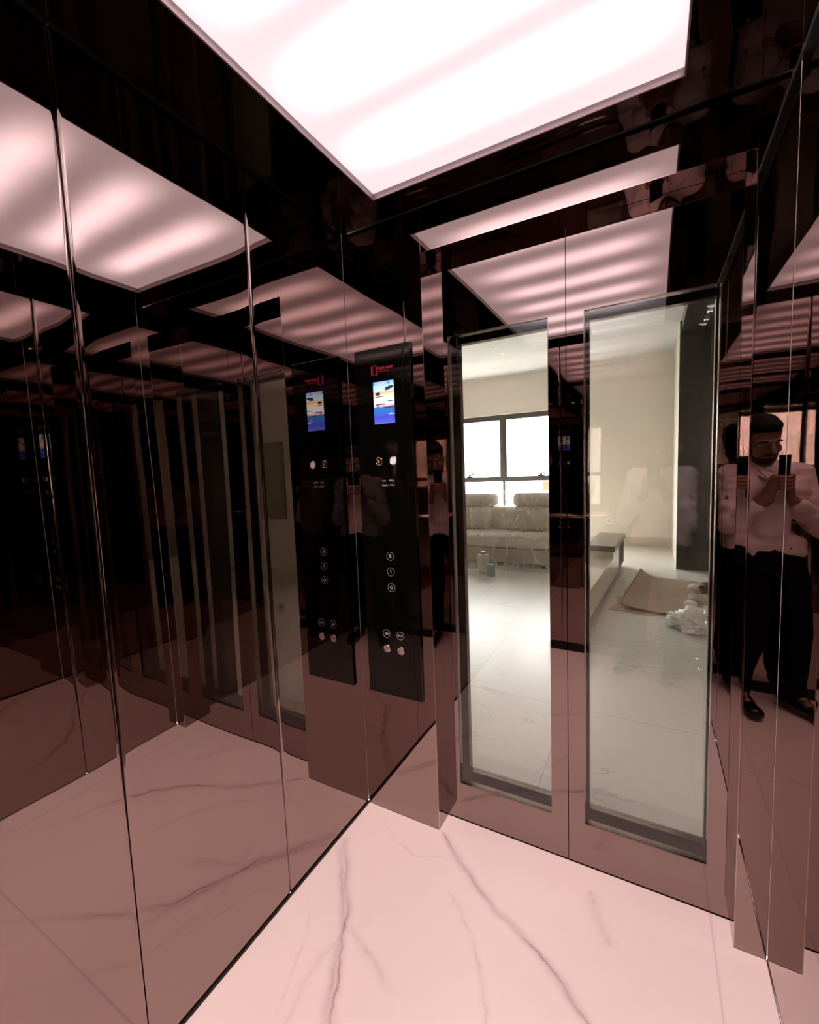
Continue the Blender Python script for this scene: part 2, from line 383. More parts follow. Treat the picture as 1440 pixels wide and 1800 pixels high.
b = bmesh.new(); e = .004
box(b, PX0, PY1-e, H-.0005, PX1, PY1, H+PZ); box(b, PX0, PY0, H-.0005, PX1, PY0+e, H+PZ); box(b, PX0, PY0+e, H-.0005, PX0+e, PY1-e, H+PZ); box(b, PX1-e, PY0+e, H-.0005, PX1, PY1-e, H+PZ)
o = obj('recess_frame', b, 'lip', lt); o.matrix_parent_inverse = Matrix.Translation((-cx, -cy, -H))
la = bpy.data.lights.new('floor_fill_light', 'AREA'); la.shape = 'RECTANGLE'; la.size = PX1-PX0-.02; la.size_y = PY1-PY0-.02; la.spread = R(112)  # added fill under the diffuser, brightens the floor beyond the panel's own glow
la.energy = 11.4; la.color = (1, .735, .72)
lo = bpy.data.objects.new('floor_fill_light', la); col.objects.link(lo); lo.location = (0, 0, PZ-.002); lo.parent = lt

# cabin floor with its veins
def floor_mesh():
    x0, x1, y0, y1, st = -.0, W, -L, D-.001, .004
    nx = int((x1-x0)/st); ny = int((y1-y0)/st)
    xs = np.linspace(x0, x1, nx+1); ys = np.linspace(y0, y1, ny+1)
    X, Y = np.meshgrid(xs, ys)
    rnd = np.random.RandomState(3)
    # smooth wobble
    def wob(s, k):
        out = np.zeros_like(X)
        for i in range(k):
            a = rnd.uniform(0, 2*PI); f = s*rnd.uniform(.6, 2.2); out += np.sin((X*math.cos(a)+Y*math.sin(a))*f+rnd.uniform(0, 6))
        return out/k
    wx = wob(40, 8)*.010+wob(130, 8)*.004; wy = wob(40, 8)*.010+wob(130, 8)*.004
    V = np.zeros_like(X)
    def poly(pts, w, a, w2=None, a2=0):
        nonlocal V
        Xw, Yw = X+wx, Y+wy; D2 = np.full_like(X, 9.); T = np.zeros_like(X); n = len(pts)-1
        for i in range(n):
            (ax, ay), (bx, by) = pts[i], pts[i+1]; dx, dy = bx-ax, by-ay; l2 = dx*dx+dy*dy
            t = np.clip(((Xw-ax)*dx+(Yw-ay)*dy)/l2, 0, 1); d = np.hypot(Xw-ax-t*dx, Yw-ay-t*dy)
            m = d < D2; D2 = np.where(m, d, D2); T = np.where(m, (i+t)/n, T)
        mod = .55+.45*np.sin(T*17+a*40)*np.sin(T*7.3+1)
        fade = np.clip(T*8, 0, 1)*np.clip((1-T)*6, 0, 1)
        V = np.maximum(V, a*mod*fade*np.exp(-(D2/w)**2))
        if w2: V = np.maximum(V, a2*fade*np.exp(-(D2/w2)**2))
    poly([(.335, .0), (.353, -.016), (.413, -.068), (.502, -.133), (.602, -.199), (.689, -.230), (.736, -.257), (.821, -.306), (.9, -.37), (1.0, -.5), (1.08, -.7)], .0042, .95, .013, .28)
    poly([(.02, -.18), (.029, -.206), (.144, -.347), (.196, -.405), (.229, -.482), (.254, -.552), (.314, -.649), (.36, -.8)], .0042, .85, .015, .26)
    poly([(.205, -.42), (.25, -.45), (.307, -.477), (.359, -.498), (.45, -.53)], .005, .35, .014, .12)
    poly([(0, -.19), (.049, -.258), (.155, -.378), (.245, -.498), (.326, -.65), (.437, -.747), (.58, -.824), (.80, -.95)], .0040, .85, .013, .22)
    poly([(.45, -.2), (.508, -.247), (.569, -.308), (.616, -.367), (.667, -.467), (.7, -.6)], .003, .35, .010, .08)
    poly([(.85, .0), (.859, -.028), (.9, -.122), (.925, -.16)], .006, .3, .02, .12)
    poly([(.05, -.42), (.12, -.5), (.17, -.62), (.2, -.75)], .003, .2)
    poly([(.1, -.05), (.2, -.12), (.3, -.14), (.5, -.05)], .003, .2)
    poly([(.3, -.3), (.2, -.55), (.25, -.8), (.6, -1.1), (1., -1.2)], .003, .25, .012, .07)
    poly([(.5, -1.5), (.8, -1.2), (1.2, -1.1)], .003, .35)
    poly([(1.18, -.3), (1.05, -.33), (.96, -.45)], .003, .2)
    # tile joints
    V = np.maximum(V, .32*np.exp(-((X-1.177)/.0022)**2)); V = np.maximum(V, .40*np.exp(-((Y+.885)/.0022)**2))
    vs = np.stack([X.ravel(), Y.ravel(), np.zeros(X.size)], 1)
    idx = np.arange(X.size).reshape(X.shape)
    F = np.stack([idx[:-1, :-1].ravel(), idx[:-1, 1:].ravel(), idx[1:, 1:].ravel(), idx[1:, :-1].ravel()], 1)
    me = bpy.data.meshes.new('floor'); me.vertices.add(len(vs)); me.vertices.foreach_set('co', vs.ravel())
    me.loops.add(F.size); me.loops.foreach_set('vertex_index', F.ravel().astype(np.int32))
    me.polygons.add(len(F)); me.polygons.foreach_set('loop_start', np.arange(0, F.size, 4, dtype=np.int32))
    me.update(); me.validate()
    at = me.attributes.new('vein', 'FLOAT', 'POINT'); at.data.foreach_set('value', np.clip(V, 0, 1).ravel().astype(np.float32))
    return me
obj('floor', floor_mesh(), 'marble', kind='structure')

# ------------------------------------------------------------------ doors
def door_leaf(name, x0, x1, y0, y1, z0, z1, gx0, gx1, gz0, gz1, m, front_pane):
    r = empty(name, ((x0+x1)/2, y0, 0), kind='structure'); inv = Matrix.Translation((-(x0+x1)/2, -y0, 0))
    b = bmesh.new()
    # frame with opening: faces front/back rings + edges
    O = [(x0, z0), (x1, z0), (x1, z1), (x0, z1)]; I = [(gx0, gz0), (gx1, gz0), (gx1, gz1), (gx0, gz1)]
    vo = [[b.verts.new((x, y, z)) for x, z in O] for y in (y0, y1)]; vi = [[b.verts.new((x, y, z)) for x, z in I] for y in (y0, y1)]
    for i in range(4):
        j = (i+1) % 4
        b.faces.new((vo[0][i], vo[0][j], vi[0][j], vi[0][i])); b.faces.new((vo[1][j], vo[1][i], vi[1][i], vi[1][j]))
        b.faces.new((vo[0][j], vo[0][i], vo[1][i], vo[1][j])); b.faces.new((vi[0][i], vi[0][j], vi[1][j], vi[1][i]))
    o = obj('door_frame', b, m, r); o.matrix_parent_inverse = inv
    # polished trim lining the opening
    b = bmesh.new(); t = .0025
    ya, yb = y0+.0004, y1-.0004
    box(b, gx0, ya, gz0, gx0+t, yb, gz1); box(b, gx1-t, ya, gz0, gx1, yb, gz1); box(b, gx0+t, ya, gz0, gx1-t, yb, gz0+t); box(b, gx0+t, ya, gz1-t, gx1-t, yb, gz1)
    o = obj('opening_trim', b, 'trim', r); o.matrix_parent_inverse = inv
    yg = y0+.004 if front_pane else (y0+y1)/2
    o = obj('glass_pane', boxm(gx0+t, yg, gz0+t, gx1-t, yg+.005, gz1-t), 'glass', r); o.matrix_parent_inverse = inv
    return r
zb = .005
door_leaf('door_1', XL-.008, XM-.0012, D, D+.028, zb, HL-.001, .374, .720, .149, 1.821, 'door', True)
door_leaf('door_2', XM+.0012, XR+.008, D, D+.028, zb, HL-.001, .824, 1.168, .149, 1.821, 'door', True)
door_leaf('door_3', XL-.02, XM-.0012, .165, .193, zb, HL, .383, .712, .150, 1.812, 'darkmetal', False)
door_leaf('door_4', XM+.0012, XR+.02, .165, .193, zb, HL, .828, 1.166, .150, 1.812, 'darkmetal', False)
obj('trim_1', boxm(XL-.03, D-.001, -.01, XR+.03, .22, .002), 'darkmetal', kind='structure')   # sills
# entrance lining of the storey
tr = empty('trim_2', kind='structure')
obj('jamb', boxm(XL-.05, .2, .002, XL-.012, .38, HL+.02), 'darkmetal', tr); obj('jamb', boxm(XR+.012, .2, .002, XR+.05, .38, HL+.02), 'darkmetal', tr)
obj('head', boxm(XL-.05, .2, HL+.021, XR+.05, .38, HL+.06), 'darkmetal', tr)
obj('hoistway_side', boxm(-.1, D+.001, 0, XL-.051, .2, 2.4), 'black', tr); obj('hoistway_side', boxm(XR+.051, D+.001, 0, W+.1, .2, 2.4), 'black', tr)
obj('hoistway_top', boxm(XL-.05, D+.001, HL+.02, XR+.05, .2, 2.4), 'black', tr)

# ------------------------------------------------------------------ car operating panel
cp = empty('control_panel', (.157, 0, .5), label='tall black lift control panel with lit display and buttons beside the doors', cat='control panel')
inv = Matrix.Translation((-.157, 0, -.5))
def cpo(o): o.matrix_parent_inverse = inv; return o
pl = cpo(obj('face_plate', boxm(.039, -.010, .497, .275, -.0012, 1.801), 'plate', cp, bevel=.0012))
Y0 = -.0101
def cpp(o, par=None): 
    return o
sc = cpo(obj('display', boxm(.1175, Y0-.0004, 1.530, .2045, Y0, 1.681), 'screen', cp, label='lit colour display'))
ya = Y0-.0009
text_mesh('display_text', '02:50 2023-8-03', .0125, (.151, ya+.0003, 1.6745), 'scrwhite', sc, .0001, .0002, .62)
text_mesh('display_text', 'THU', .0125, (.193, ya+.0003, 1.6745), 'scrwhite', sc, .0001, .0002, .62)
def blob(cx_, cz, rx, rz, seed, n=40, k=.35, flat=False):
    b = bmesh.new(); vs = []
    for i in range(n):
        t = 2*PI*i/n; r = 1+k*noise.noise(Vector((math.cos(t)*2.3, math.sin(t)*2.3, seed)))
        z = math.sin(t)*rz*r
        if flat and z < 0: z *= .15
        vs.append((cx_+math.cos(t)*rx*r, z+cz))
    f = [b.verts.new((x, Y0-.0006, z)) for x, z in vs]; g = [b.verts.new((x, Y0-.0003, z)) for x, z in vs]
    b.faces.new(f); b.faces.new(g[::-1])
    for i in range(n): b.faces.new((f[i], g[i], g[(i+1) % n], f[(i+1) % n]))
    return b
def pic(name, b, m): return obj(name, b, m, sc)
pic('picture_tree', blob(.137, 1.634, .011, .009, 1.2, flat=True), 'scrdark'); pic('picture_trunk', boxm(.136, Y0-.0006, 1.627, .138, Y0-.0003, 1.635), 'scrdark')
pic('picture_ground', blob(.142, 1.627, .020, .0012, 4), 'scrdark')
pic('picture_branch', blob(.182, 1.655, .013, .006, 2.7, k=.9), 'scrdark'); pic('picture_branch', blob(.192, 1.660, .011, .003, 8.7, k=.9), 'scrdark')
pic('picture_wave', blob(.148, 1.600, .022, .0024, 5.1, k=.8), 'scrdark'); pic('picture_wave', blob(.190, 1.609, .014, .0018, 6.1, k=.9), 'scrdark')
pic('picture_hill', blob(.180, 1.5865, .024, .0028, 7.1, k=.5, flat=True), 'scrdark'); pic('picture_hut', blob(.136, 1.587, .005, .006, 3.3, flat=True), 'scrred')
pic('picture_boat', boxm(.180, Y0-.0006, 1.562, .2035, Y0-.0003, 1.5645), 'scrwhite'); pic('picture_mast', boxm(.189, Y0-.0006, 1.5645, .1898, Y0-.0003, 1.577), 'scrwhite')
# logo above the display
b = bmesh.new(); yl = Y0-.0006
def lbox(b, x0, z0, x1, z1): box(b, x0, yl, z0, x1, Y0, z1)
lbox(b, .1115, 1.705, .1145, 1.737); lbox(b, .1115, 1.705, .1235, 1.708); lbox(b, .1205, 1.7085, .1235, 1.712)
lbox(b, .1165, 1.712, .1190, 1.7405); lbox(b, .1165, 1.738, .1340, 1.7405); lbox(b, .1315, 1.709, .1340, 1.738)
lbox(b, .1280, 1.705, .1385, 1.708); lbox(b, .1360, 1.708, .1385, 1.737)
cpo(obj('logo_mark', b, 'redink', cp, label='red outlined logo mark'))
o = text_mesh('logo_lettering', 'SIGMA HEIGHT', .0135, (.1405, Y0-.0003, 1.7265), 'redink', cp, .0003, .0004, .72, 'LEFT', label='red logo lettering'); cpo(o)
o = text_mesh('logo_lettering', 'ELEVATORS LLC', .0065, (.1405, Y0-.0003, 1.7160), 'redink', cp, .0003, 0, 1.08, 'LEFT'); cpo(o)
# speaker holes
b = bmesh.new()
for x, z in ((.109,1.464),(.1165,1.4735),(.118,1.4545),(.126,1.466),(.1425,1.4665),(.1585,1.4665),(.175,1.4675),(.190,1.469),(.2005,1.4555),(.199,1.4785),(.208,1.469)):
    tube(b, (x, Y0-.0004, z), (x, Y0, z), .0012, n=10)
cpo(obj('speaker_holes', b, 'darkmetal', cp))
def round_button(x, z, r, face_m, name, label, icon=None):
    b = bmesh.new(); q = Quaternion((1, 0, 0), PI/2)
    lathe(b, [(r, 0), (r, .0022), (r*.93, .0032), (r*.80, .0030), (r*.78, .0016)], (x, Y0, z), 32, q)
    o = cpo(obj(name, b, 'chrome', cp, smooth=True, label=label))
    b = lathe(bmesh.new(), [(r*.77, .0012), (r*.76, .0026), (r*.60, .0031), (.0001, .0033)], (x, Y0, z), 32, q)
    f = obj('button_cap', b, face_m, o, smooth=True); 
    return o
bb = round_button(.129, 1.395, .0155, 'darkmetal', 'alarm_button', 'round button with an amber bell symbol')
b = bmesh.new(); yb = Y0-.0040   # bell symbol
pts = [(-.0065, -.004), (.0065, -.004), (.0045, -.0015), (.0038, .004), (.0014, .0068), (-.0014, .0068), (-.0038, .004), (-.0045, -.0015)]
f = [b.verts.new((.129+x, yb, 1.395+z)) for x, z in pts]; g = [b.verts.new((.129+x, yb+.0010, 1.395+z)) for x, z in pts]
b.faces.new(f); b.faces.new(g[::-1])
for i in range(8): b.faces.new((f[i], g[i], g[(i+1) % 8], f[(i+1) % 8]))
tube(b, (.129, yb, 1.3895), (.129, yb+.001, 1.3895), .0018, n=12)
obj('bell_symbol', b, 'bell', bb)
round_button(.190, 1.395, .0165, 'buttonled', 'lamp_button', 'round button with a glowing pink-white face')
def ring_key(x, z, r, s, name):
    o = cpo(obj(name, ring(bmesh.new(), (x, Y0, z), r, .0008), 'white', cp))
    if s: text_mesh('character', s, r*1.12, (x, Y0-.0003, z), 'white', o, .0003, .0004)
    return o
for s, z in (('R', 1.042), ('1', .983), ('G', .923)): ring_key(.160, z, .0160, s, 'floor_button')
def tri(b, cx_, cz, w, h, d):
    a = [(cx_-w*d/2, cz+h), (cx_-w*d/2, cz-h), (cx_+w*d/2, cz)]
    f = [b.verts.new((x, Y0-.0006, z)) for x, z in a]; g = [b.verts.new((x, Y0, z)) for x, z in a]; b.faces.new(f); b.faces.new(g[::-1])
    for i in range(3): b.faces.new((f[i], g[i], g[(i+1) % 3], f[(i+1) % 3]))
for x, d in ((.129, -1), (.190, 1)):
    o = ring_key(x, .741, .0160, None, 'door_open_sign' if d < 0 else 'door_close_sign')
    b = bmesh.new()
    tri(b, x-.0060, .741, .0055, .0055, d); tri(b, x+.0060, .741, .0055, .0055, -d)
    box(b, x-.0005, Y0-.0006, .7345, x+.0005, Y0, .7475)
    bmesh.ops.recalc_face_normals(b, faces=b.faces); obj('arrow_symbol', b, 'white', o)
    o = round_button(x, .682, .0158, 'cap', 'push_button', 'round polished metal button')
    obj('braille_dot', lathe(bmesh.new(), [(.0022, 0), (.0018, .0012), (.0004, .0015)], (x, Y0-.0030, .682), 12, Quaternion((1, 0, 0), PI/2)), 'bell', o)
for s, z in (('Load :      1000 Kg', 1.3235), ('Capacity :   13 Pers', 1.3075)):
    o = text_mesh('rating_text', s, .0088, (.165, Y0-.0003, z), 'white', cp, .0002, .0001, .78); cpo(o)

# handrail on the rear wall
hr = empty('handrail', (W/2, -L, 1.0), label='polished metal handrail bar on brackets across the black rear wall, seen in reflection', cat='handrail')
o = obj('rail', tube(bmesh.new(), (-.52, .036, 0), (.52, .036, 0), .011, n=20), 'chrome', hr, smooth=True)
for x in (-.40, .40):
    b = tube(bmesh.new(), (x, .0135, -.012), (x, .036, -.004), .006, n=12); tube(b, (x, .0016, -.012), (x, .0135, -.012), .018, n=20); obj('bracket', b, 'chrome', hr)

# ------------------------------------------------------------------ the room beyond the doors
RY, RZ, X0r, X1r = 6.7, 3.05, -4.2, 4.6
o = obj('floor_room', boxm(X0r, .22, -.05, X1r, RY, 0.0), 'roomfloor', kind='structure')
o = obj('ceiling_room', boxm(X0r, .2, RZ, X1r, RY, RZ+.1), 'roomceil', kind='structure')
WX0, WX1, WZ0, WZ1 = -3.75, -.02, .32, 2.36
b = bmesh.new(); box(b, X0r, RY, 0, WX0, RY+.2, RZ); box(b, WX1, RY, 0, X1r, RY+.2, RZ); box(b, WX0, RY, 0, WX1, RY+.2, WZ0); box(b, WX0, RY, WZ1, WX1, RY+.2, RZ)
obj('wall_far', b, 'roomwall', kind='structure')
obj('wall_room_left', boxm(X0r-.1, .2, 0, X0r, RY, RZ), 'brownwall', kind='structure')
obj('wall_room_side', boxm(2.35, 2.9, 0, X1r, 3.0, RZ), 'roomwall', kind='structure')
obj('wall_room_right', boxm(X1r, .2, 0, X1r+.1, 3.0, RZ), 'roomwall', kind='structure')
obj('wall_room_passage', boxm(2.35, 3.0, 0, 2.45, RY, RZ), 'roomwall', kind='structure')
b = bmesh.new(); box(b, X0r, .2, 0, XL-.051, .38, RZ); box(b, XR+.051, .2, 0, X1r, .38, RZ); box(b, XL-.05, .2, HL+.061, XR+.05, .38, RZ)
obj('wall_lift_side', b, 'roomwall', kind='structure')
obj('baseboard_far', boxm(WX1, RY-.012, 0, 1.286, RY, .145), 'cream', kind='structure')
obj('baseboard_side', boxm(2.36, 2.888, 0, X1r, 2.9, .10), 'cream', kind='structure')
# partition with a dark gloss end face, and the dark lowered soffit beside it
pt = empty('wall_partition', kind='structure')
obj('partition_core', boxm(1.288, 5.035, 0, 2.34, RY-.001, RZ-.001), 'pillarside', pt)
obj('dark_end_panel', boxm(1.285, 5.02, .0, 2.34, 5.034, RZ-.001), 'darkwood', pt)
sf = obj('trim_3', boxm(1.30, 2.2, 2.90, 2.34, 5.018, RZ-.001), 'darkwood', kind='structure')
for i, (x, y) in enumerate(((1.50, 4.75), (1.52, 4.10))):
    d = empty('downlight', (x, y, 2.90), label='small round recessed downlight in the dark soffit, '+('farther from the lift doors' if i == 0 else 'nearer the lift doors'), cat='downlight', group='downlights in the dark soffit')
    obj('bezel', lathe(bmesh.new(), [(.045, -.001), (.045, -.006), (.032, -.008), (.031, -.002)], (0, 0, 0), 24), 'chrome', d, smooth=True)
    obj('lamp', lathe(bmesh.new(), [(.030, -.0012), (.030, -.0055), (.001, -.006)], (0, 0, 0), 20), emit('downlight_glow', (1, .95, .85), .5), d)
# window
wn = empty('window_1', (0, RY, 0), kind='structure'); yf0, yf1 = .06, .13
b = bmesh.new()
box(b, WX0, yf0, WZ1-.095, WX1, yf1, WZ1); box(b, WX0, yf0, WZ0, WX1, yf1, WZ0+.06); box(b, WX0, yf0, WZ0+.06, WX0+.06, yf1, WZ1-.095); box(b, WX1-.06, yf0, WZ0+.06, WX1, yf1, WZ1-.095)
obj('outer_frame', b, 'blackframe', wn)
obj('transom_bar', boxm(WX0+.06, yf0-.005, 1.115, WX1-.06, yf1, 1.205), 'blackframe', wn)
for x0, x1 in ((-2.82, -2.69), (-1.515, -1.385)):
    obj('mullion', boxm(x0, yf0-.008, 1.205, x1, yf1, WZ1-.095), 'blackframe', wn)
    obj('mullion', boxm((x0+x1)/2-.022, yf0, WZ0+.06, (x0+x1)/2+.022, yf1, 1.115), 'blackframe', wn)
xs = [WX0+.06, -2.82, -2.69, -1.515, -1.385, WX1-.06]
for i in range(0, 6, 2): obj('window_pane', boxm(xs[i], .09, 1.205, xs[i+1], .096, WZ1-.095), 'winglass', wn)
xs = [WX0+.06, -2.777, -2.733, -1.472, -1.428, WX1-.06]
for i in range(0, 6, 2): obj('window_pane', boxm(xs[i], .09, WZ0+.06, xs[i+1], .096, 1.115), 'winglass', wn)
for x in (-2.13, -.76):
    b = bmesh.new(); box(b, x-.05, yf0-.03, 1.205, x+.06, yf0-.006, 1.225); box(b, x-.01, yf0-.05, 1.225, x+.03, yf0-.02, 1.25); tube(b, (x, yf0-.04, 1.24), (x+.13, yf0-.06, 1.285), .012, n=10)
    obj('handle', b, 'black', wn)
o = obj('window_notice', boxm(-.74, RY+.050, .90, -.60, RY+.0585, 1.105), 'paper'); setp(o, 'pale yellow paper notice stuck low on the window above the sofa', 'notice')
# outside: pale buildings and ground far away
obj('ground_outside', boxm(-80, 9, -3.3, 60, 160, -3.2), 'sand', kind='structure')
def building(x, y, w, d, h, nwin, label):
    t = empty('building', (x, y, -3.2), label=label, cat='building')
    obj('wall_block', boxm(0, 0, 0, w, d, h), 'ext', t); obj('parapet', boxm(-.15, -.15, h, w+.15, .1, h+.35), 'ext', t)
    for i in range(nwin):
        xx = w*(i+.5)/nwin
        obj('shutter', boxm(xx-.45, -.05, h-2.3, xx+.45, 0, h-1.0), 'extwin', t)
building(-26.5, 50, 6.0, 6, 7.6, 3, 'low pale flat-roofed building with grey shutters seen through the left window pane')
building(-19.5, 62, 5.5, 6, 7.2, 2, 'low pale flat-roofed building seen through the right window pane')
# sofa
sf = empty('sofa', (-1.65, 4.95, 0), label='long beige fabric sofa wrapped in plastic under the window', cat='sofa')
def soft(bm_, m, name, par, bev=.05, **k):
    o = obj(name, bm_, m, par, smooth=True, bevel=bev, seg=4, **k); return o
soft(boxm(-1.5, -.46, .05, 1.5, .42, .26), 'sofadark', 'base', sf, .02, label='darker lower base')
soft(boxm(-1.5, .22, .262, 1.5, .45, .77), 'sofa', 'backrest', sf, .06)
for i in range(2): soft(boxm(-1.5+i*1.51, -.50, .265, -.01+i*1.51, .215, .435), 'sofa', 'seat_cushion', sf)
for x0, x1 in ((-1.45, -.62), (-.56, .50), (.72, 1.48)):
    b = boxm(x0, .02, .44, x1, .212, .76); soft(b, 'sofa', 'back_cushion', sf, .07)
for x0, x1 in ((-1.40, -.55), (-.50, .54), (.80, 1.46)):
    b = boxm(x0, .225, .772, x1, .44, .975); soft(b, 'sofa', 'top_cushion', sf, .07)
for x in (-1.4, 1.4):
    for y in (-.4, .36): obj('leg', boxm(x-.03, y-.03, 0, x+.03, y+.03, .05), 'black', sf)
def drape():
    b = bmesh.new(); prof = [(5.46, .60), (5.44, .985), (5.40, 1.0), (5.16, .985), (5.12, .80), (4.96, .78), (4.90, .60), (4.86, .475), (4.7, .455), (4.46, .452), (4.42, .40), (4.41, .25), (4.39, .10), (4.36, .02), (4.30, .012), (4.22, .01)]
    P = [];
    for i in range(len(prof)-1):
        for k in range(6):
            t = k/6; P.append((prof[i][0]*(1-t)+prof[i+1][0]*t, prof[i][1]*(1-t)+prof[i+1][1]*t))
    P.append(prof[-1]); rows = []
    nx = 120
    for j, (y, z) in enumerate(P):
        row = []
        for i in range(nx+1):
            x = -3.0+i*(2.92/nx)
            n1 = noise.noise(Vector((x*4+j*.06, j*.05, 0))); n2 = noise.noise(Vector((x*13-j*.10, j*.09, 5)))
            w = .035*n1+.022*n2
            lift = max(w, -.004)
            row.append(b.verts.new((x, y-.012-lift*.8, z+.004+abs(lift)*.5)))
        rows.append(row)
    for j in range(len(rows)-1):
        for i in range(nx): b.faces.new((rows[j][i], rows[j+1][i], rows[j+1][i+1], rows[j][i+1]))
    return b
o = obj('plastic_sheet', drape(), 'film', smooth=True); setp(o, 'clear wrinkled plastic dust sheet draped over the beige sofa', 'plastic sheet')
# things on the floor in front of the sofa
bt = empty('plastic_cone', (-.92, 4.02, 0), label='tall milky white tapering container standing in front of the sofa', cat='container')
obj('body', lathe(bmesh.new(), [(.045, 0), (.05, .01), (.085, .19), (.08, .235), (.05, .255), (.03, .26)], n=28), 'bottle', bt, smooth=True)
obj('cap', lathe(bmesh.new(), [(.034, .2605), (.034, .285), (.028, .29)], n=20), 'brass', bt, smooth=True)
gb = empty('carton', (-.755, 3.84, 0), (0, 0, .15), label='small blue-grey upright box beside the milky container on the floor', cat='box')
obj('body', boxm(-.045, -.03, .012, .045, .03, .165), 'greybox', gb, bevel=.003); obj('flap', boxm(-.052, -.032, 0, .052, .032, .011), 'socket', gb)
# low bench
bn = empty('television_bench', (.557, 2.45, 0), (0, 0, -R(2.9)), label='long low cream stone television bench with a dark raised end block', cat='bench')
obj('plinth', boxm(-.27, -.03, 0, -.03, 2.58, .06), 'plinth', bn)
obj('bench_body', boxm(-.30, -.05, .061, 0, 1.58, .30), 'cream', bn, bevel=.003)
obj('bench_body', boxm(-.30, 1.582, .061, -.005, 2.12, .365), 'cream', bn, bevel=.003)
obj('end_block', boxm(-.30, 2.122, .061, -.004, 2.62, .365), 'darkblock', bn, label='dark end block')
obj('dark_top', boxm(-.31, 1.56, .366, .012, 2.66, .43), 'darktop', bn, bevel=.002, label='dark grey marble top')
# wall socket
sk = empty('wall_socket', (.385, RY, .41), label='white square wall socket above the bench on the beige wall', cat='socket')
obj('face_plate', boxm(-.055, -.012, -.055, .055, -.0005, .055), 'socket', sk, bevel=.004)
b = bmesh.new(); tube(b, (-.016, -.0135, -.008), (-.016, -.0121, -.008), .007, n=12); tube(b, (.016, -.0135, -.008), (.016, -.0121, -.008), .007, n=12); tube(b, (0, -.0135, .016), (0, -.0121, .016), .007, n=12)
obj('socket_holes', b, 'black', sk)
# cardboard
def card():
    b = bmesh.new(); C = [Vector((.74, 3.05, 0)), Vector((1.30, 2.98, 0)), Vector((1.62, 4.25, 0)), Vector((.86, 4.50, 0))]
    n = 30; g = []
    for j in range(n+1):
        row = []
        for i in range(n+1):
            u, v = i/n, j/n; p = (C[0]*(1-u)+C[1]*u)*(1-v)+(C[3]*(1-u)+C[2]*u)*v
            curl = .075*max(0, 1-u/.25)**1.6*(.45+.55*math.sin(PI*min(1, v*.62)))
            z = .022+curl+.012*noise.noise(p*5)+.018*max(0, math.sin(u*3.5+1.2))*(1-v)*.8
            row.append(b.verts.new((p.x+curl*.5, p.y, z)))
        g.append(row)
    for j in range(n):
        for i in range(n): b.faces.new((g[j][i], g[j][i+1], g[j+1][i+1], g[j+1][i]))
    r = bmesh.ops.solidify(b, geom=b.faces[:], thickness=.004)
    return b
cb = empty('cardboard_sheet', (0, 0, 0), label='large creased brown cardboard sheet folded over on the marble floor', cat='cardboard')
obj('upper_sheet', card(), 'card', cb, smooth=True)
b = bmesh.new(); pts = [(.66, 3.02), (.98, 2.97), (1.2, 3.0), (1.25, 3.5), (1.1, 4.2), (.84, 4.30), (.80, 4.0), (.76, 3.75), (.76, 3.5), (.71, 3.45), (.72, 3.25), (.69, 3.15)]
lo_ = [b.verts.new((x, y, .0005)) for x, y in pts]; hi = [b.verts.new((x, y, .006)) for x, y in pts]; b.faces.new(lo_[::-1]); b.faces.new(hi)
for i in range(len(pts)): b.faces.new((lo_[i], lo_[(i+1) % len(pts)], hi[(i+1) % len(pts)], hi[i]))
obj('lower_sheet', b, simple('cardboard_underside', (.66, .48, .37), .85), cb)
def crumple(c, r, seed, sub=5, rot=0, amp=.35, ridge=True):
    b = bmesh.new(); bmesh.ops.create_icosphere(b, subdivisions=sub, radius=1)
    for v in b.verts:
        p = v.co.copy(); q = p*2.2+Vector((seed, seed*2, 0))
        d = noise.noise(q)*.5
        if ridge:
            for k in range(3): d += (.5-abs(noise.noise(q*(1.8**(k+1)))))*.55/(1.6**k)
        s = 1+amp*(d-.3); co = Vector((p.x*r[0], p.y*r[1], p.z*r[2]))*s
        co = Matrix.Rotation(rot, 3, 'Z') @ co
        v.co = Vector((co.x+c[0], co.y+c[1], max(.002, co.z+c[2])))
    return b
def cloth_roll(loc, rot, label, rr, ln, turns, seed):
    t = empty('cloth_roll', loc, (0, 0, rot), label=label, cat='cloth roll', group='rolled cloths on the cardboard')
    b = bmesh.new(); n = 22*turns; rows = []
    for k in range(9):
        y = -ln/2+ln*k/8; row = []
        for i in range(n+1):
            a = i/n*turns*2*PI; r = rr*(.22+.78*i/n)*(1+.07*noise.noise(Vector((math.cos(a)*1.5, y*14, seed+a*.2))))
            row.append(b.verts.new((r*math.cos(a), y+.010*noise.noise(Vector((a*2, k, seed))), rr*1.04+r*math.sin(a)*.92)))
        rows.append(row)
    for k in range(8):
        for i in range(n): b.faces.new((rows[k][i], rows[k][i+1], rows[k+1][i+1], rows[k+1][i]))
    bmesh.ops.solidify(b, geom=b.faces[:], thickness=.009)
    obj('coil', b, 'cloth', t, smooth=True)
    b = crumple((-rr*1.4, ln/2-.02, rr*.5), (rr*.7, .05, rr*.45), seed, 4); obj('loose_end', b, 'cloth', t, smooth=True)
    return t
cloth_roll((1.50, 3.74, .030), R(-12), 'off-white rolled cloth at the far corner of the cardboard sheet', .085, .20, 4, 1.5)
cloth_roll((1.41, 3.33, .035), R(82), 'off-white rolled cloth lying between the far roll and the plastic film', .058, .18, 3, 6.5)
o = obj('plastic_film', crumple((1.37, 2.79, .05), (.22, .19, .09), 3.1, 6, amp=.7), 'filmpile', smooth=True); setp(o, 'crumpled heap of clear whitish plastic film in front of the cardboard', 'plastic film')
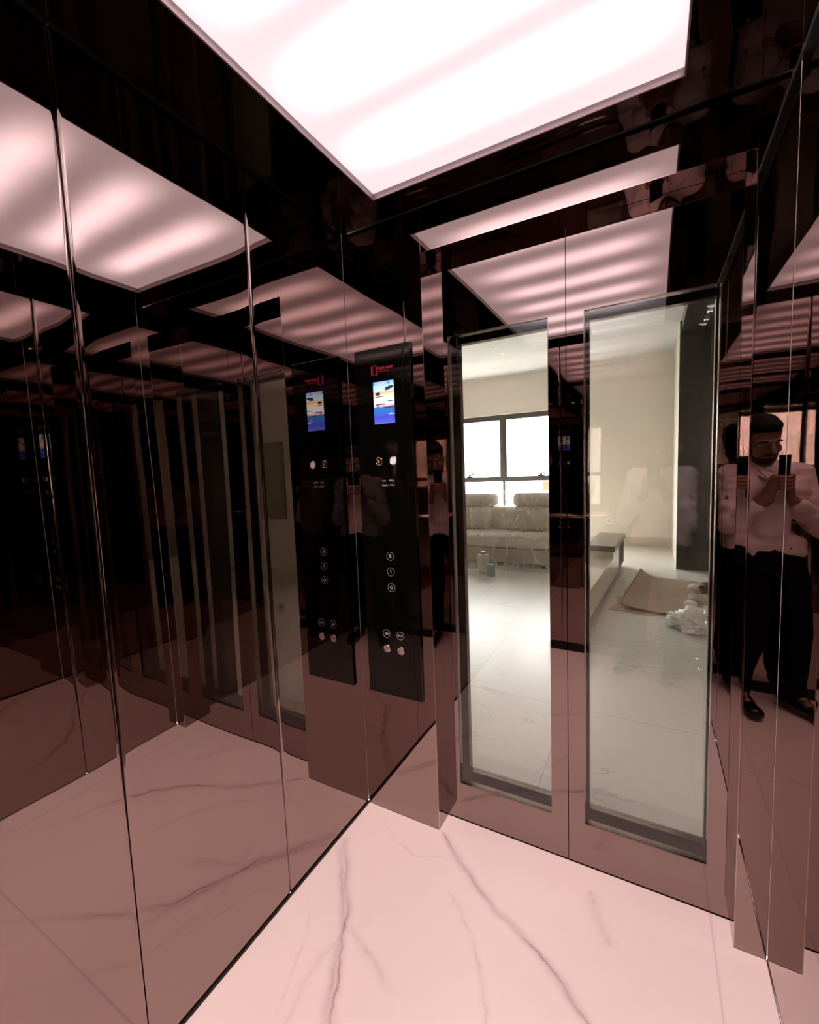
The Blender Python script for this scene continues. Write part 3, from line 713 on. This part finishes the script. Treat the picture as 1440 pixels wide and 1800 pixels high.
# seen through the mirrored left wall: board on the side wall, a fitting lying on the floor
db = empty('panel_board', (3.62, 2.9, 1.31), label='olive rectangular panel board on the beige side wall, seen reflected in the left wall', cat='panel')
obj('frame', boxm(-.38, -.03, -.51, .30, -.001, .51), 'olive', db, bevel=.004); obj('cover', boxm(-.35, -.036, -.48, .27, -.0305, .48), simple('olive_cover', (.33, .31, .22), .35), db)
pf = empty('pipe_fitting', (2.29, 1.80, .0), (0, 0, .5), label='small brass pipe fitting lying on the marble floor, seen reflected in the left wall', cat='fitting')
b = tube(bmesh.new(), (-.07, 0, .025), (.03, 0, .025), .018, .02); obj('barrel', b, 'brass', pf, smooth=False); obj('nut', tube(bmesh.new(), (.031, 0, .025), (.07, 0, .025), .025, n=6), 'brass', pf)

# ------------------------------------------------------------------ photographer (seen only in the mirrors)
def cap_(bm, p0, p1, r0, r1, n=14, sq=1.0, up=None):
    """tapered capsule; sq squashes along the local y"""
    p0 = Vector(p0); p1 = Vector(p1); d = (p1-p0); ln = d.length; q = d.to_track_quat('Z', 'Y') if ln > 1e-6 else Quaternion()
    prof = []
    for i in range(6): a = -PI/2+PI/2*i/5*1.0; prof.append((r0*math.cos(a), r0*math.sin(a)))
    for i in range(6): a = PI/2*i/5; prof.append((r1*math.cos(a), ln+r1*math.sin(a)))
    prof = [(max(r, .0003), z) for r, z in prof]; rows = []
    for r, z in prof: rows.append([bm.verts.new(p0+q @ Vector((r*math.cos(2*PI*i/n), r*sq*math.sin(2*PI*i/n), z))) for i in range(n)])
    for j in range(len(rows)-1):
        for i in range(n): bm.faces.new((rows[j][i], rows[j][(i+1) % n], rows[j+1][(i+1) % n], rows[j+1][i]))
    bm.faces.new(rows[0][::-1]); bm.faces.new(rows[-1])
def ell(bm, c, r, rot=None, sub=3):
    t = bmesh.ops.create_icosphere(bm, subdivisions=sub, radius=1)
    for v in t['verts']:
        co = Vector((v.co.x*r[0], v.co.y*r[1], v.co.z*r[2]))
        if rot: co = rot @ co
        v.co = co+Vector(c)
def fuse(name, bm, vox, m, parent, smooth_it=3, fn=None, **k):
    """merge overlapping volumes into one continuous surface"""
    me = bpy.data.meshes.new(name); bm.to_mesh(me); bm.free()
    t = bpy.data.objects.new('tmp', me); col.objects.link(t)
    r = t.modifiers.new('r', 'REMESH'); r.mode = 'VOXEL'; r.voxel_size = vox
    s = t.modifiers.new('s', 'SMOOTH'); s.iterations = smooth_it; s.factor = .5
    bpy.context.view_layer.update()
    me2 = bpy.data.meshes.new_from_object(t.evaluated_get(bpy.context.evaluated_depsgraph_get()))
    bpy.data.objects.remove(t); bpy.data.meshes.remove(me); me2.name = name
    if fn:
        nv = [Vector(v.normal) for v in me2.vertices]
        for v, n_ in zip(me2.vertices, nv): v.co = v.co+n_*fn(v.co)
    return obj(name, me2, m, parent, smooth=True, **k)
YAW = R(20); PB = Vector((1.055, -1.550, 0))
pr = empty('person', PB, (0, 0, YAW), label='person in pale pink shirt and black trousers photographing with a phone, mirrored in the walls', cat='person')
def tolocal(p): return Matrix.Rotation(-YAW, 3, 'Z') @ (Vector(p)-PB)
PC = CAM - CF*.0085 - CU*.062            # phone centre
pc = tolocal(PC); px = (Matrix.Rotation(-YAW, 3, 'Z') @ CR); pu = (Matrix.Rotation(-YAW, 3, 'Z') @ CU); pf_ = (Matrix.Rotation(-YAW, 3, 'Z') @ CF)
b = bmesh.new()
# head, looking down at the phone
hc = Vector((.050, .030, 1.450)); hr_ = Matrix.Rotation(-R(24), 3, 'X') @ Matrix.Rotation(R(6), 3, 'Y')
def hp(x, y, z): return hc + hr_ @ Vector((x, y, z))
ell(b, hp(0, -.012, .030), (.074, .092, .088), hr_); ell(b, hp(0, .018, -.030), (.062, .070, .075), hr_); ell(b, hp(0, .050, -.078), (.034, .034, .026), hr_)
ell(b, hp(0, .070, .018), (.050, .018, .012), hr_); cap_(b, hp(0, .083, .008), hp(0, .106, -.028), .008, .013); ell(b, hp(.010, .096, -.032), (.009, .010, .007), hr_); ell(b, hp(-.010, .096, -.032), (.009, .010, .007), hr_)
ell(b, hp(0, .086, -.056), (.022, .009, .005), hr_); ell(b, hp(0, .084, -.065), (.019, .009, .006), hr_)
for s in (-1, 1):
    ell(b, hp(s*.073, -.004, -.010), (.008, .018, .030), hr_); ell(b, hp(s*.040, .062, -.030), (.022, .016, .022), hr_)
cap_(b, (.010, -.02, 1.26), hp(0, -.02, -.045), .056, .052)
SHs, EL, WRp = {}, {}, {}
for s in (-1, 1):
    sh = Vector((s*.150, -.005, 1.270)); el = Vector(((.175 if s > 0 else -.205), .060, .985)); wr_ = pc + px*(s*.066) + Vector((0, -.028, -.135))
    SHs[s], EL[s], WRp[s] = sh, el, wr_
    cap_(b, sh, el, .046, .038); cap_(b, el, wr_, .040, .026)
    # palm beside the phone, five fingers of their own
    pal = pc + px*(s*.048) - pf_*.004 - pu*.055
    cap_(b, wr_, pal, .025, .022, sq=.9); cap_(b, pal - pu*.02, pal+pu*.022, .022, .020, sq=1.0)
    for k in range(4):
        ln = (.030, .034, .032, .026)[k]; base = pal + pu*(.030-.019*k) + px*(s*.004) + pf_*.012
        kn = base + px*(-s*.010) + pf_*.020; mid = kn + px*(-s*ln) + pf_*.002 - pu*.003; tip = mid + px*(-s*.018) - pf_*.006 - pu*.004
        cap_(b, base, kn, .0095, .0090, 10); cap_(b, kn, mid, .0088, .0080, 10); cap_(b, mid, tip, .0080, .0068, 10)
    tb = pal - pf_*.020 - pu*.012; t1 = tb + px*(-s*.016) - pf_*.010 + pu*.020; t2 = t1 + px*(-s*.014) + pf_*.004 + pu*.024
    cap_(b, tb, t1, .0125, .0105, 10); cap_(b, t1, t2, .0100, .0085, 10)
# torso and legs
cap_(b, (-.07, -.01, 1.17), (.07, -.01, 1.17), .105, .105, 20); cap_(b, (0, -.005, .93), (0, -.01, 1.15), .10, .11, 20); cap_(b, (-.055, 0, .88), (.055, 0, .88), .095, .095, 20)
LEG = {-1: [Vector((-.085, 0, .84)), Vector((-.125, .05, .46)), Vector((-.135, .01, .09))], 1: [Vector((.085, 0, .84)), Vector((.075, .04, .46)), Vector((.085, -.03, .09))]}
FT = {-1: Vector((-.175, .155, .035)), 1: Vector((.10, .13, .035))}
for s in (-1, 1):
    a, k, c = LEG[s]; cap_(b, a, k, .078, .052); cap_(b, k, c, .052, .036); cap_(b, c, FT[s], .036, .026)
bo = fuse('body', b, .0042, 'skin', pr, 2)
for s in (-1, 1): obj('eye', (lambda q: (ell(q, hp(s*.030, .070, .000), (.011, .010, .008), hr_, 3), q)[1])(bmesh.new()), 'eye', pr, smooth=True)
for s in (-1, 1): obj('eyebrow', (lambda q: (ell(q, hp(s*.031, .084, .022), (.019, .006, .0045), hr_, 2), q)[1])(bmesh.new()), 'hair', pr, smooth=True)
b = bmesh.new(); ell(b, hp(0, -.022, .045), (.080, .094, .088), hr_); ell(b, hp(0, .035, .088), (.060, .050, .034), hr_); ell(b, hp(0, -.065, -.02), (.060, .045, .06), hr_)
fuse('hair', b, .005, 'hair', pr, 1, lambda c: .003*noise.noise(c*60))
b = bmesh.new(); ell(b, hp(0, .058, -.082), (.040, .034, .026), hr_); ell(b, hp(0, .094, -.047), (.022, .007, .004), hr_)
for s in (-1, 1): cap_(b, hp(s*.062, .02, -.045), hp(s*.035, .05, -.082), .012, .015)
fuse('beard', b, .004, simple('short_dark_beard', (.06, .035, .025), .8), pr, 1)
def wr_fn(a, f=22, st=1):
    def g(c):
        d = noise.noise(Vector((c.x*f, c.y*f, c.z*f*.45)))*.6+noise.noise(Vector((c.x*f*.5, c.y*f*.6+3, c.z*f*1.1)))*.6
        return a*d
    return g
# shirt
b = bmesh.new()
cap_(b, (-.075, -.01, 1.18), (.075, -.01, 1.18), .112, .112, 24); cap_(b, (0, -.005, .92), (0, -.01, 1.16), .120, .120, 24, 1); cap_(b, (-.065, 0, .885), (.065, 0, .885), .108, .108, 24)
cap_(b, (-.045, -.012, 1.285), (.045, -.012, 1.285), .062, .062)
for s in (-1, 1):
    cap_(b, SHs[s]*1.0, EL[s], .056, .047); e2 = EL[s]+(WRp[s]-EL[s])*.72; cap_(b, EL[s], e2, .049, .038); cap_(b, (s*.05, -.01, 1.27), SHs[s], .056, .056)
fuse('shirt', b, .0055, 'shirt', pr, 2, wr_fn(.013, 26))
b = bmesh.new()   # collar wings and placket
for s in (-1, 1):
    p = [Vector((s*.012, .095, 1.262)), Vector((s*.060, .055, 1.315)), Vector((s*.072, .010, 1.335)), Vector((s*.085, .035, 1.290)), Vector((s*.052, .105, 1.245))]
    f = [b.verts.new(v) for v in p]; g = [b.verts.new(v+Vector((0, .004, .003))) for v in p]; b.faces.new(f); b.faces.new(g[::-1])
    for i in range(5): b.faces.new((f[i], g[i], g[(i+1) % 5], f[(i+1) % 5]))
bmesh.ops.recalc_face_normals(b, faces=b.faces); obj('collar', b, 'shirt', pr)
# trousers and shoes
b = bmesh.new(); cap_(b, (-.06, 0, .86), (.06, 0, .86), .106, .106, 24); cap_(b, (-.06, 0, .80), (.06, 0, .80), .104, .104, 24)
for s in (-1, 1):
    a, k, c = LEG[s]; cap_(b, a, k, .090, .070, 18); cap_(b, k, c+Vector((0, 0, .01)), .070, .060, 18); cap_(b, c+Vector((0, 0, .03)), c+Vector((0, .022, .005)), .060, .056, 18)
fuse('trousers', b, .006, 'trousers', pr, 3, wr_fn(.006, 14))
for s in (-1, 1):
    b = bmesh.new(); c = LEG[s][2]; d = (FT[s]-c); d.z = 0
    cap_(b, Vector((c.x, c.y-.03, .042)), Vector((c.x, c.y, .042))+d*.6, .040, .044, sq=1); cap_(b, Vector((c.x, c.y, .040))+d*.5, Vector((FT[s].x, FT[s].y+.02, .034)), .042, .032)
    cap_(b, Vector((c.x, c.y-.02, .05)), Vector((c.x, c.y-.005, .10)), .046, .046); cap_(b, Vector((c.x, c.y, .075)), Vector((c.x, c.y, .05))+d*.55, .042, .040)
    for v in b.verts: v.co.z = max(v.co.z, .003)
    fuse('shoe', b, .005, 'shoe', pr, 2)
# phone
ph = empty('phone', PC, Matrix((CR, CU, -CF)).transposed().to_euler(), label='black smartphone held upright in both hands of the person', cat='phone')
obj('phone_body', boxm(-.0385, -.080, -.004, .0385, .080, .004), 'phone', ph, bevel=.0034, seg=3)
obj('camera_bump', boxm(-.020, .046, -.0052, .020, .078, -.0041), 'lens', ph, bevel=.0004)
obj('touch_screen', boxm(-.036, -.077, .0041, .036, .077, .0044), emit('phone_screen', (.55, .5, .5), .15), ph)

# ------------------------------------------------------------------ world, light, camera
sc_ = bpy.context.scene
w = bpy.data.worlds.new('daylight'); sc_.world = w; w.use_nodes = True; nt = w.node_tree
bg = nt.nodes['Background']; bg.inputs[0].default_value = (1.0, .985, .95, 1); bg.inputs[1].default_value = 21.5
tc = nt.nodes.new('ShaderNodeTexCoord'); sp = nt.nodes.new('ShaderNodeSeparateXYZ'); cr_ = nt.nodes.new('ShaderNodeValToRGB')
nt.links.new(tc.outputs['Generated'], sp.inputs[0]); nt.links.new(sp.outputs['Z'], cr_.inputs[0]); nt.links.new(cr_.outputs[0], bg.inputs[0])
cr_.color_ramp.elements[0].color = (1, .965, .93, 1); cr_.color_ramp.elements[1].color = (.97, .98, 1, 1); cr_.color_ramp.elements[1].position = .6
pl_ = bpy.data.lights.new('window_portal', 'AREA'); pl_.shape = 'RECTANGLE'; pl_.size = WX1-WX0; pl_.size_y = WZ1-WZ0; pl_.cycles.is_portal = True
po = bpy.data.objects.new('window_portal', pl_); col.objects.link(po); po.location = ((WX0+WX1)/2, RY+.19, (WZ0+WZ1)/2); po.rotation_euler = (-PI/2, 0, 0)

cd = bpy.data.cameras.new('camera'); cam = bpy.data.objects.new('camera', cd); col.objects.link(cam); sc_.camera = cam
cd.sensor_fit = 'VERTICAL'; cd.sensor_height = 36; cd.lens = 769.93/1800*36; cd.clip_start = .003
m4 = Matrix((CR, CU, -CF)).transposed().to_4x4(); m4.translation = CAM; cam.matrix_world = m4
vs_ = sc_.view_settings; vs_.view_transform = 'Standard'; vs_.look = 'None'; vs_.exposure = 0; vs_.gamma = 1; vs_.use_curve_mapping = False
cy_ = sc_.cycles; cy_.max_bounces = 20; cy_.glossy_bounces = 12; cy_.diffuse_bounces = 5; cy_.transmission_bounces = 12; cy_.transparent_max_bounces = 40
cy_.caustics_reflective = True; cy_.blur_glossy = .3; cy_.sample_clamp_indirect = 8
